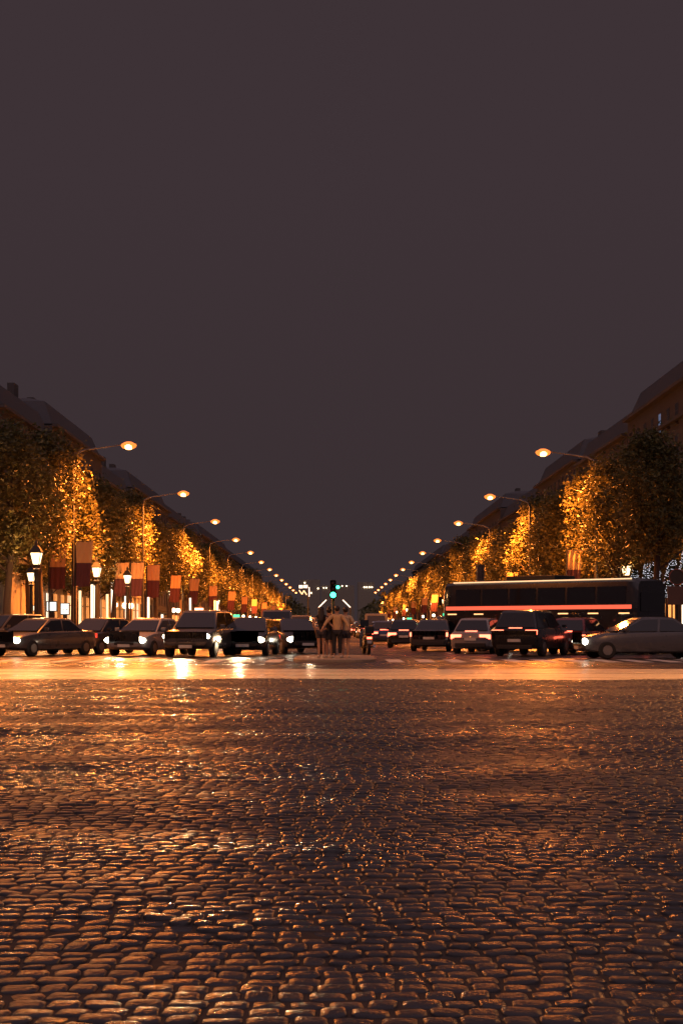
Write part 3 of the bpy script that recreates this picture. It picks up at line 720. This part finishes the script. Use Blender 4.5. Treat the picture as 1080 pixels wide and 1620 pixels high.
# ------------------------------------------------------------------ cars
def ringx(w, zb, zt, y, sh=.86):
    hm = (zb + zt) / 2
    half = [(0, zb), (.82 * w, zb), (w * .97, zb + .06), (w, zb + .22), (w, hm + .05), (w * .965, zt - .05), (w * sh, zt), (0, zt + .015)]
    pts = half + [(-x, z) for x, z in half[-2:0:-1]]
    return [Vector((x, y, z)) for x, z in pts]
CARS = {}
def make_car(kind, paint):
    spec = dict(
        hatch=dict(L=3.95, w=.86, st=[(-1.98, .42, .66, .74), (-1.93, .30, .84, .81), (-1.8, .22, .92, .845), (-1.2, .2, .95, .86), (.6, .2, .94, .86), (1.2, .21, .885, .855), (1.6, .23, .80, .82), (1.86, .28, .69, .73), (1.97, .36, .58, .60)], gb=(-1.82, 1.02), gt=(-1.35, .18), zt=1.46, zw=.93),
        saloon=dict(L=4.7, w=.9, st=[(-2.36, .42, .72, .76), (-2.29, .28, .90, .84), (-2.1, .22, .95, .885), (-1.5, .2, .97, .9), (.8, .2, .94, .9), (1.5, .21, .875, .89), (1.95, .24, .79, .85), (2.22, .28, .68, .76), (2.34, .36, .57, .62)], gb=(-1.6, 1.2), gt=(-.95, .3), zt=1.44, zw=.94),
        suv=dict(L=4.5, w=.93, st=[(-2.24, .50, .8, .86), (-2.16, .30, 1.04, .91), (-1.4, .28, 1.08, .93), (.7, .28, 1.06, .93), (1.7, .3, .98, .92), (2.1, .34, .84, .86), (2.24, .44, .7, .78)], gb=(-2.1, 1.15), gt=(-1.75, .35), zt=1.72, zw=1.06),
        van=dict(L=4.9, w=.97, st=[(-2.44, .45, .9, .93), (-2.4, .30, 1.12, .97), (-1.4, .28, 1.14, .97), (1.3, .28, 1.12, .97), (1.95, .3, 1.02, .95), (2.32, .34, .84, .88), (2.44, .44, .66, .8)], gb=(-2.36, 1.7), gt=(-2.25, .95), zt=2.05, zw=1.12))[kind]
    t = thing(kind if kind in ('van',) else {'hatch': 'hatchback', 'saloon': 'saloon_car', 'suv': 'sport_utility_car'}[kind], 'x', 'van' if kind == 'van' else 'car')
    w = spec['w']; zw, zt = spec['zw'], spec['zt']; (r0, f0), (r1, f1) = spec['gb'], spec['gt']
    b = MB().loft([ringx(ww, zb, ztt, y) for y, zb, ztt, ww in spec['st']])
    wb, wt = w * .9, w * .70 if kind != 'van' else w * .82
    def rect(wx, ya, yb, z): return [Vector((-wx, ya, z)), Vector((wx, ya, z)), Vector((wx, yb, z)), Vector((-wx, yb, z))]
    b.loft([rect(wb, r0, f0, zw - .06), rect(wt, r1, f1, zt - .05), rect(wt - .05, r1 + .07, f1 - .08, zt - .012), rect(wt - .16, r1 + .22, f1 - .28, zt + .012), rect(wt - .34, r1 + .5, f1 - .5, zt + .022)])
    body = b.build('body', paint, t, bevel=.02); autosmooth(body, 35)
    def pane(nm, A, B, C, D_, ins=.06, off=.008, m=glassd):      # A,B bottom, C,D top corners
        A, B, C, D_ = map(Vector, (A, B, C, D_)); c = (A + B + C + D_) / 4; nrm = (B - A).cross(D_ - A).normalized()
        q = [p + (c - p).normalized() * ins for p in (A, B, C, D_)]
        o1 = [p + nrm * off for p in q]; o0 = [p - nrm * .01 for p in q]
        return MB().loft([o0, o1]).build(nm, m, t)
    zb_, zt_ = zw - .0, zt - .055
    k = .06 / (zt - zw + .01)
    def on(wx0, y0, wx1, y1, z): return None
    pane('windscreen', (wb, f0, zw), (-wb, f0, zw), (-wt, f1, zt_), (wt, f1, zt_), .09)
    pane('rear_window', (-wb, r0, zw), (wb, r0, zw), (wt, r1, zt_), (-wt, r1, zt_), .09 if kind != 'van' else .2)
    mid0, mid1 = (r0 + f0) / 2 - .1, (r1 + f1) / 2 - .05
    for sx in (-1, 1):
        a0, a1, m0, m1 = (r0 + .12, r1 + .06, mid0, mid1)
        for ya, yb, yc, yd in ((a0, m0, m1, a1), (m0, f0 - .1, f1 - .04, m1)):
            P = [(sx * wb, ya, zw), (sx * wb, yb, zw), (sx * wt, yc, zt_), (sx * wt, yd, zt_)]
            if sx < 0: P = [P[1], P[0], P[3], P[2]]
            pane('side_window', *P, .05)
        MB().box((sx * (w + .08), f0 - .32, zw + .08), (.17, .1, .12)).build('mirror', paint, t, bevel=.02)
    front = spec['st'][-1]; rear = spec['st'][0]; Lf = front[0]; Lr = rear[0]
    hz = spec['st'][-2][2] - .06; tz = spec['st'][1][2] - .14
    for sx in (-1, 1):
        MB().ball((sx * (w * .66), Lf - .10, hz - .02), .14, 14, 8, (2.0, .66, .9)).build('headlight', head_far, t, smooth=True)
        MB().box((sx * (w * .70), Lr + .07, tz), (.46, .13, .19)).build('taillight', tail_on, t, bevel=.03)
        for yy in (spec['st'][0][0] + .78, spec['st'][-1][0] - .82):
            rw = .31 if kind in ('hatch', 'saloon') else .35
            wh = MB().tube([(sx * (w - .2), yy, rw), (sx * (w - .03), yy, rw), (sx * (w + .01), yy, rw)], [rw, rw, rw - .05], 20).build('wheel', rubber, t)
            MB().tube([(sx * (w - .05), yy, rw), (sx * (w + .02), yy, rw)], [rw * .62, rw * .55], 10).build('rim', steel, wh)
    MB().box((0, r0 + .02, zw - .015), (.5, .06, .07)).build('brake_light', tail_on, t)
    MB().box((0, Lf + .004, .47), (.8 if kind != 'van' else 1.0, .05, .10)).build('grille', trim, t, bevel=.02)
    MB().box((0, Lr + .03, .36), (w * 1.5, .1, .16)).build('bumper', trim, t, bevel=.02)
    MB().box((0, Lr - .01, .60 if kind != 'van' else .75), (.5, .03, .11)).build('number_plate', plate, t)
    MB().box((0, Lf + .02, .40), (.5, .03, .11)).build('front_plate', plate, t)
    if kind == 'saloon_taxi': pass
    remember(t); return t
def add_taxi_sign(t, zt):
    MB().box((0, -.15, zt + .09), (.42, .16, .16)).build('roof_sign', taxi_green, t, bevel=.02); remember(t)
carproto = {}
for kind, cols in dict(hatch=('black', 'silver', 'white', 'red', 'blue'), saloon=('black', 'grey', 'silver'), suv=('black', 'grey'), van=('white', 'grey')).items():
    for c_ in cols: carproto[kind, c_] = make_car(kind, PAINT[c_])
carproto['taxi', 'black'] = make_car('saloon', PAINT['black']); add_taxi_sign(carproto['taxi', 'black'], 1.44)
carproto['taxi', 'grey'] = make_car('suv', PAINT['grey']); add_taxi_sign(carproto['taxi', 'grey'], 1.72)
for k_, t in carproto.items():
    if k_[0] == 'taxi': t.name = 'taxi'; t['category'] = 'taxi'; remember(t)
NAMEK = dict(hatch='hatchback', saloon='saloon', suv='estate car', van='van', taxi='taxi')
usedc = set()
FARKEEP = {'body', 'brake_light', 'windscreen', 'rear_window', 'headlight', 'taillight', 'wheel', 'roof_sign'}
LIGHTS = 0
def put_car(kind, colr, x, y, rz, label, group, near=True, bright=False, dimtail=False, beam=0):
    global LIGHTS
    p = carproto[kind, colr]
    away = math.cos(rz) > 0
    swap = {}
    if bright: swap['headlight'] = head_near
    if dimtail or not away: swap['taillight'] = tail_dim; swap['brake_light'] = tail_dim
    z = 0.006
    if (kind, colr) not in usedc and not swap:
        usedc.add((kind, colr)); o = p; p.location = (x, y, z); p.rotation_euler = (0, 0, rz); p['label'] = label; p['group'] = group
    else:
        o = dup(p, (x, y, z), rz, label, group, None if near else FARKEEP, swap)
        usedc.add(((kind, colr), 'copied'))
    if beam:
        L = bpy.data.lights.new('headlamp_beam', 'SPOT'); L.energy = beam; L.color = (1, .70, .40); L.spot_size = rad(62); L.spot_blend = .9; L.shadow_soft_size = .12
        lo = bpy.data.objects.new('headlamp_beam', L); COL.objects.link(lo); lo.parent = o; lo.location = (0, 2.65, .66); lo.rotation_euler = (rad(90 - 2.6), 0, 0)
    return o
PI = math.pi
G1 = 'traffic coming towards the camera'; G2 = 'traffic driving away down the avenue'
# nearest vehicles, coming out of the avenue on the left
put_car('saloon', 'black', at(463, 0, 60).x, 60, PI + .3, 'black saloon with glaring headlights just left of the people', G1, bright=True, beam=120)
put_car('hatch', 'black', at(398, 0, 56).x, 56, PI - .12, 'black hatchback with bright headlights, second from the people on the left', G1, bright=True, beam=400)
put_car('suv', 'grey', at(318, 0, 53).x, 53.5, PI - .18, 'tall grey car with bright headlights in the near left group', G1, bright=True, beam=900)
put_car('saloon', 'silver', at(232, 0, 55).x, 56, PI - .3, 'silver saloon with headlights on in the near left group', G1, bright=True, beam=600)
put_car('hatch', 'black', at(150, 0, 58).x, 59, PI - .4, 'black hatchback turning near the left edge with headlights on', G1, bright=True, beam=120)
put_car('saloon', 'grey', at(58, 0, 54).x, 55, PI - .5, 'grey saloon with headlights on near the left edge', G1, bright=True, beam=120)
put_car('hatch', 'blue', at(150, 0, 84).x, 83, PI / 2 + .15, 'dark blue hatchback side on behind the near left cars', G1)
put_car('taxi', 'black', at(222, 0, 80).x, 79, PI / 2 - .2, 'black taxi side on with a green roof sign on the left', G1)
put_car('suv', 'grey', at(12, 0, 70).x, 70, PI - .6, 'tall grey car half out of the photo at the left edge', G1, bright=True)
# nearest vehicles on the right, tail lamps towards us
put_car('hatch', 'black', at(640, 0, 76).x, 76, -.08, 'black hatchback with red tail lamps, first right of the scooter', G2)
put_car('saloon', 'grey', at(690, 0, 66).x, 66, -.22, 'grey saloon with wide red tail lamps, second right of the scooter', G2)
put_car('hatch', 'silver', at(762, 0, 60).x, 60, -.35, 'silver hatchback with red tail lamps in front of the coach nose', G2)
put_car('suv', 'black', at(842, 0, 55).x, 55, -.45, 'tall black car with red tail lamps in front of the coach', G2)
put_car('hatch', 'red', at(925, 0, 57).x, 58, -.5, 'dark red hatchback with tail lamps lit in front of the coach', G2)
put_car('saloon', 'grey', at(1012, 0, 50).x, 49.6, PI / 2 + .1, 'grey saloon side on with headlights by the right edge', G2, bright=True)
put_car('saloon', 'black', at(1030, 0, 58).x, 59, -.55, 'black saloon with tail lamps behind the grey saloon at the right edge', G2)
# the queues down the avenue
kinds = [('hatch', 'black'), ('saloon', 'black'), ('suv', 'black'), ('hatch', 'silver'), ('saloon', 'grey'), ('taxi', 'black'), ('hatch', 'white'), ('van', 'grey'), ('taxi', 'grey'), ('hatch', 'blue'), ('suv', 'grey'), ('van', 'white')]
lanes = ['centre lane', 'inner middle lane', 'outer middle lane', 'kerb lane']
for sgn in (-1, 1):
    for li, lx in enumerate((3.1, 6.4, 9.6, 12.9)):
        y = [76, 72, 74, 90][li] + R.uniform(0, 6); i = 0
        if sgn > 0: y += 9
        while y < 330 and i < 14:
            k, c_ = R.choice(kinds)
            if sgn < 0: lab = f'{c_} {NAMEK[k]}, {nth(i)} with headlights on in the oncoming {lanes[li]}'
            else: lab = f'{c_} {NAMEK[k]}, {nth(i)} with red tail lamps in the outbound {lanes[li]}'
            put_car(k, c_, sgn * lx + R.uniform(-.25, .25), y, (PI if sgn < 0 else 0) + R.uniform(-.05, .05), lab, G1 if sgn < 0 else G2, near=y < 140, bright=(sgn < 0 and y < 110))
            i += 1; y += R.uniform(8.5, 14) * (1 + y / 300)
for k_, t in carproto.items():          # prototypes that only served as sources
    if k_ not in usedc:
        for c, gs in KIDS[t.name]:
            for g in gs: bpy.data.objects.remove(g)
            bpy.data.objects.remove(c)
        bpy.data.objects.remove(t)

# ------------------------------------------------------------------ coach on the right
def make_coach(loc, rz):
    t = thing('coach', 'long dark coach with added glowing roof edge and red trail strip on the right', 'bus', loc, rz)
    L, w, h = 10.2, 1.25, 3.15
    def rg(y, ins, top):
        x = w - ins; half = [(0, .35), (x * .96, .35), (x, .5), (x, 2.6), (x * .96, top - .14), (x * .82, top), (0, top + .03)]
        return [Vector((a, y, z)) for a, z in half + [(-a, z) for a, z in half[-2:0:-1]]]
    body = MB().loft([rg(-L / 2, .12, h - .12), rg(-L / 2 + .15, .02, h - .02), rg(-L / 2 + .5, 0, h), rg(L / 2 - .6, 0, h), rg(L / 2 - .15, .04, h - .05), rg(L / 2, .16, h - .25)]).build('body', PAINT['black'], t); autosmooth(body, 35)
    for sx in (-1, 1):
        for k in range(6): MB().box((sx * (w + .004), -L / 2 + 1.2 + k * 1.5, 2.45), (.02, 1.38, .72)).build('side_window', glassd, t)
        MB().box((sx * (w + .008), 0, 1.95), (.03, L - .5, .17)).build('light_strip', red_trail, t)  # added strip, glows in place of a red light trail
        MB().box((sx * (w * .86), -.1, h - .02), (.06, L - .9, .05)).build('roof_edge_trail', cream_trail, t)  # added edge glow standing in for cream light streaks
        for k in range(7): MB().box((sx * (w + .012), -L / 2 + .6 + k * 1.5, 1.68), (.03, .5, .05)).build('marker_lamp', amber, t)
        for yy in (-L / 2 + 2.4, L / 2 - 2.2):
            wh = MB().tube([(sx * (w - .3), yy, .48), (sx * (w + .02), yy, .48)], .48, 22).build('wheel', rubber, t)
            MB().tube([(sx * (w - .1), yy, .48), (sx * (w + .03), yy, .48)], [.28, .24], 14).build('rim', steel, wh)
        MB().box((sx * (w - .22), -L / 2 - .01, 1.0), (.2, .06, .4)).build('taillight', tail_on, t)
        MB().box((sx * (w - .3), L / 2 - .02, .75), (.3, .08, .2)).build('headlight', head_far, t)
        MB().box((sx * (w + .2), L / 2 - .05, 2.3), (.16, .12, .4)).build('mirror', trim, t)
    MB().box((0, -L / 2 - .01, 2.15), (1.9, .04, .8)).build('rear_window', glassd, t)
    MB().box((0, L / 2 + .005, 1.95), (2.0, .04, 1.2)).build('windscreen', glassd, t)
    MB().box((0, .5, h + .12), (1.6, 2.6, .22)).build('roof_unit', trim, t, bevel=.05)
make_coach((9.6, 63.5, .005), rad(48))

# ------------------------------------------------------------------ scooter right of the people
def make_scooter(loc, rz):
    t = thing('motor_scooter', 'dark motor scooter with chrome glints standing just right of the people', 'scooter', loc, rz)
    for y, nm in ((-.62, 'rear'), (.66, 'front')):
        wh = MB().tube([(-.06, y, .26), (.06, y, .26)], .26, 20).build('wheel', rubber, t)
        MB().tube([(-.065, y, .26), (.065, y, .26)], .15, 12).build('rim', chrome, wh)
    MB().loft([[Vector((x * k, y, z)) for x, z in ((-.16, z0), (.16, z0), (.19, z1 - .1), (.13, z1), (-.13, z1), (-.19, z1 - .1))] for y, z0, z1, k in ((-.85, .5, .72, .7), (-.6, .42, .78, 1), (-.1, .3, .74, 1), (.05, .22, .34, 1), (.4, .22, .32, 1.1), (.5, .25, .9, 1.1), (.58, .4, .95, .8))]).build('body', PAINT['black'], t, smooth=False)
    MB().box((0, -.38, .82), (.28, .72, .1)).build('seat', trim, t, bevel=.03)
    MB().tube([(0, .66, .26), (0, .56, .7), (0, .48, 1.02)], .035, 8).build('fork', chrome, t)
    MB().tube([(-.33, .42, 1.06), (-.1, .48, 1.02), (.1, .48, 1.02), (.33, .42, 1.06)], .018, 8).build('handlebar', chrome, t)
    for sx in (-1, 1):
        MB().tube([(sx * .3, .42, 1.06), (sx * .34, .4, 1.24)], .008, 6).ball((sx * .36, .4, 1.28), .07, 10, 6, (1, .3, .7)).build('mirror', chrome, t)
    MB().tube([(0, .5, .9), (-.0, .56, 1.28)], .01, 6).box((0, .53, 1.22), (.36, .01, .34)).build('windshield', glassd, t)
    MB().box((0, -.90, .66), (.2, .05, .08)).build('taillight', tail_on, t)
    MB().box((0, -.92, .5), (.18, .02, .12)).build('number_plate', plate, t)
    MB().tube([(.2, -.1, .28), (.22, -.8, .34)], [.05, .06], 10).build('exhaust', chrome, t)
    MB().box((0, -.86, .98), (.36, .32, .3)).build('top_box', trim, t, bevel=.05)
make_scooter((at(579, 0, 58).x, 58, .005), .12)

# ------------------------------------------------------------------ people
def skin_mesh(nodes, edges, root, levels=2):
    me = bpy.data.meshes.new('s'); names = list(nodes); me.from_pydata([nodes[k][0] for k in names], [(names.index(a), names.index(b)) for a, b in edges], [])
    o = bpy.data.objects.new('s', me); COL.objects.link(o)
    md = o.modifiers.new('skin', 'SKIN'); md.use_smooth_shade = True
    for i, k in enumerate(names):
        r_ = nodes[k][1]; me.skin_vertices[0].data[i].radius = r_ if isinstance(r_, tuple) else (r_, r_)
        me.skin_vertices[0].data[i].use_root = (k == root)
    sb = o.modifiers.new('sub', 'SUBSURF'); sb.levels = levels; sb.render_levels = levels
    dg = bpy.context.evaluated_depsgraph_get(); ev = o.evaluated_get(dg)
    res = bpy.data.meshes.new_from_object(ev); bpy.data.objects.remove(o); return res
def mesh_obj(name, me, m, parent):
    me.materials.clear(); me.materials.append(m); me.polygons.foreach_set('use_smooth', [True] * len(me.polygons))
    o = bpy.data.objects.new(name, me); COL.objects.link(o); o.parent = parent; return o
def person(x, y, h, rz, label, top, bottom, bottom_len, hands, hair='short', stance=.09, female=False, lean=0.0, sleeve=.5, headturn=0.0):
    """hands: {'L': (elbow, hand), 'R': (elbow, hand)} in local metres for a 1.70 m figure; facing +y (away from the camera)"""
    k = h / 1.70
    t = thing('person', label, 'person', (x, y, .10), rz, 'people standing close together on the island'); t.scale = (k, k, k)
    sw = .155 if female else .185
    N = {}; E = []
    def n(nm, p, r_): N[nm] = (p, r_)
    lx = lean
    n('pel', (lx * .4, 0, .92), (.135, .10)); n('waist', (lx * .6, 0, 1.06), (.115 if female else .13, .088)); n('chest', (lx * .85, .01, 1.26), (.14 if female else .16, .10))
    n('neckb', (lx, -.005, 1.41), (.065, .06)); n('neck', (lx, .005, 1.47), (.05, .052)); n('headl', (lx, .02, 1.555), (.07, .085)); n('headm', (lx, .015, 1.62), (.076, .095)); n('headt', (lx, .005, 1.675), (.052, .062))
    E += [('pel', 'waist'), ('waist', 'chest'), ('chest', 'neckb'), ('neckb', 'neck'), ('neck', 'headl'), ('headl', 'headm'), ('headm', 'headt')]
    n('nose', (lx + .09 * headturn, .115, 1.575), .012); E.append(('headl', 'nose'))
    for sx, sd in ((-1, 'L'), (1, 'R')):
        n('ear' + sd, (lx + sx * .078, .0, 1.575), .013); E.append(('headl', 'ear' + sd))
        el, ha = (Vector(v) for v in hands[sd])
        sh = Vector((lx + sx * sw, 0, 1.375)); n('sh' + sd, sh, .056); n('el' + sd, el, .040); n('fm' + sd, el.lerp(ha, .4), .038); n('wr' + sd, ha, .026)
        E += [('chest' if False else 'neckb', 'sh' + sd), ('sh' + sd, 'el' + sd), ('el' + sd, 'fm' + sd), ('fm' + sd, 'wr' + sd)]
        d = (ha - el).normalized(); pm = ha + d * .075; n('pa' + sd, pm, (.036, .018)); E.append(('wr' + sd, 'pa' + sd))
        side = d.cross(Vector((0, 1, 0.01))).normalized()
        for j in range(4):
            o = (j - 1.5) * .019; ln_ = (.066, .078, .074, .058)[j]
            a = pm + side * o + d * .03; b1 = a + d * ln_ * .55; b2 = b1 + (d + Vector((0, .5, -.1))).normalized() * ln_ * .5
            n(f'f{j}a' + sd, b1, .0085); n(f'f{j}b' + sd, b2, .0075); E += [('pa' + sd, f'f{j}a' + sd), (f'f{j}a' + sd, f'f{j}b' + sd)]
        th = ha + d * .035 + side * -.045 * sx; n('th' + sd, th, .010); n('tt' + sd, th + d * .035, .0085); E += [('wr' + sd, 'th' + sd), ('th' + sd, 'tt' + sd)]
        hx = sx * .085; fx = sx * stance
        n('hip' + sd, (lx * .3 + hx, 0, .86), .088); n('th1' + sd, (lx * .2 + hx * 1.02 + (fx - hx) * .3, .005, .68), .076); n('kn' + sd, (hx + (fx - hx) * .6, .012, .48), .052)
        n('ca' + sd, (hx + (fx - hx) * .75, -.012, .34), .054); n('an' + sd, (fx, -.01, .09), .033); n('he' + sd, (fx, -.035, .04), .034); n('to' + sd, (fx + sx * .035, .14, .03), (.038, .024))
        E += [('pel', 'hip' + sd), ('hip' + sd, 'th1' + sd), ('th1' + sd, 'kn' + sd), ('kn' + sd, 'ca' + sd), ('ca' + sd, 'an' + sd), ('an' + sd, 'he' + sd), ('he' + sd, 'to' + sd)]
    body = mesh_obj('body', skin_mesh(N, E, 'pel'), skin, t)
    # clothes: the same skeleton, a little fuller
    def cloth(nm, keep, cut, grow, m):
        NN = {}; 
        for q in keep:
            p, r_ = N[q]; r_ = r_ if isinstance(r_, tuple) else (r_, r_); NN[q] = (p, (r_[0] + grow, r_[1] + grow))
        EE = [(a, b) for a, b in E if a in NN and b in NN]
        for nmq, (a, b, f) in cut.items():
            pa, ra = N[a]; pb, rb = N[b]; pa, pb = Vector(pa), Vector(pb); ra = ra if isinstance(ra, float) else ra[0]; rb = rb if isinstance(rb, float) else rb[0]
            rr = ra + (rb - ra) * f + grow; NN[nmq] = (pa.lerp(pb, f), (rr, rr)); EE.append((a, nmq))
        return mesh_obj(nm, skin_mesh(NN, EE, keep[0]), m, t)
    cloth('top', ['waist', 'pel', 'chest', 'neckb', 'shL', 'shR'], {'cl': ('shL', 'elL', sleeve), 'cr': ('shR', 'elR', sleeve)} if sleeve < 1 else {'cl': ('elL', 'wrL', .7), 'cr': ('elR', 'wrR', .7)}, .017, top) if sleeve < 1 else cloth('top', ['waist', 'pel', 'chest', 'neckb', 'shL', 'shR', 'elL', 'elR'], {'cl': ('elL', 'wrL', .8), 'cr': ('elR', 'wrR', .8)}, .018, top)
    if bottom_len == 'long': cloth('trousers', ['pel', 'hipL', 'hipR', 'th1L', 'th1R', 'knL', 'knR', 'caL', 'caR'], {'c1': ('caL', 'anL', .85), 'c2': ('caR', 'anR', .85)}, .02, bottom)
    elif bottom_len == 'short': cloth('shorts', ['pel', 'hipL', 'hipR', 'th1L', 'th1R'], {'c1': ('th1L', 'knL', .15), 'c2': ('th1R', 'knR', .15)}, .022, bottom)
    else:
        MB().lathe([(.125, 1.0), (.16, .92), (.185, .8), (.2, .62), (.19, .61), (.1, .62)], (0, 0, 0), 20).build('skirt', bottom, t, smooth=True)
    for sx, sd in ((-1, 'L'), (1, 'R')):
        fx = sx * stance
        MB().loft([[Vector((fx + sx * .018 + .05 * kx * math.cos(a), yy + 0 * a, max(.0, .035 + .04 * kz * math.sin(a)))) for a in [2 * math.pi * q / 10 for q in range(10)]] for yy, kx, kz in ((-.085, .6, .7), (-.06, .85, 1.1), (.0, .9, 1.2), (.09, 1.05, .9), (.16, .9, .7), (.19, .5, .4))]).build('shoe', shoe, t, smooth=True)
    hb = MB().ball((lx, -.012, 1.635), .108, 16, 10, (.88, 1.0, .92))
    if hair == 'long':
        hb.loft([[Vector((lx + wx * math.cos(a), yy + .045 * math.sin(a), z)) for a in [2 * math.pi * q / 12 for q in range(12)]] for z, wx, yy in ((1.66, .07, -.06), (1.56, .095, -.07), (1.42, .105, -.09), (1.28, .095, -.115), (1.2, .05, -.115))])
    elif hair == 'bun': hb.ball((lx, -.07, 1.73), .055, 10, 6)
    hb.build('hair', hairm, t, smooth=True)
    # face: eyes and mouth on the far side
    fc = MB()
    for sx in (-1, 1): fc.ball((lx + sx * .031, .098, 1.60), .012, 8, 5)
    fc.build('eyes', shoe, t, smooth=True)
    return t
DP = 47.0
px2 = lambda p: (p - VX) * DP / FPX
person(px2(508), DP, 1.66, 0, 'woman in a dark sleeveless top and very short shorts, leftmost of the group'.replace('woman', 'person'), blackcloth, greycloth, 'short', {'L': ((-.27, -.03, 1.12), (-.2, .08, .92)), 'R': ((.27, -.06, 1.17), (.40, -.13, 1.05))}, 'long', .075, True, sleeve=.12)
person(px2(520.5), DP + .12, 1.62, 0, 'person in a black top and short black skirt with bare legs, second from left', blackcloth, blackcloth, 'skirt', {'L': ((-.26, -.06, 1.16), (-.38, -.13, 1.06)), 'R': ((.27, -.04, 1.12), (.22, .1, .95))}, 'bun', .07, True, sleeve=.15)
person(px2(533), DP - .10, 1.68, 0, 'person in a loose pale shirt and dark trousers with an arm round a neighbour', palecloth, blackcloth, 'long', {'L': ((-.35, -.1, 1.20), (-.46, -.15, 1.02)), 'R': ((.33, -.08, 1.16), (.40, -.14, 1.0))}, 'short', .10, False, sleeve=1.2)
person(px2(546.5), DP + .10, 1.64, 0, 'person in a cream top and dark knee shorts, rightmost of the group', creamcloth, greycloth, 'short', {'L': ((-.28, -.05, 1.16), (-.36, -.14, 1.04)), 'R': ((.29, -.02, 1.12), (.27, .1, .92))}, 'short', .085, False, sleeve=.75)
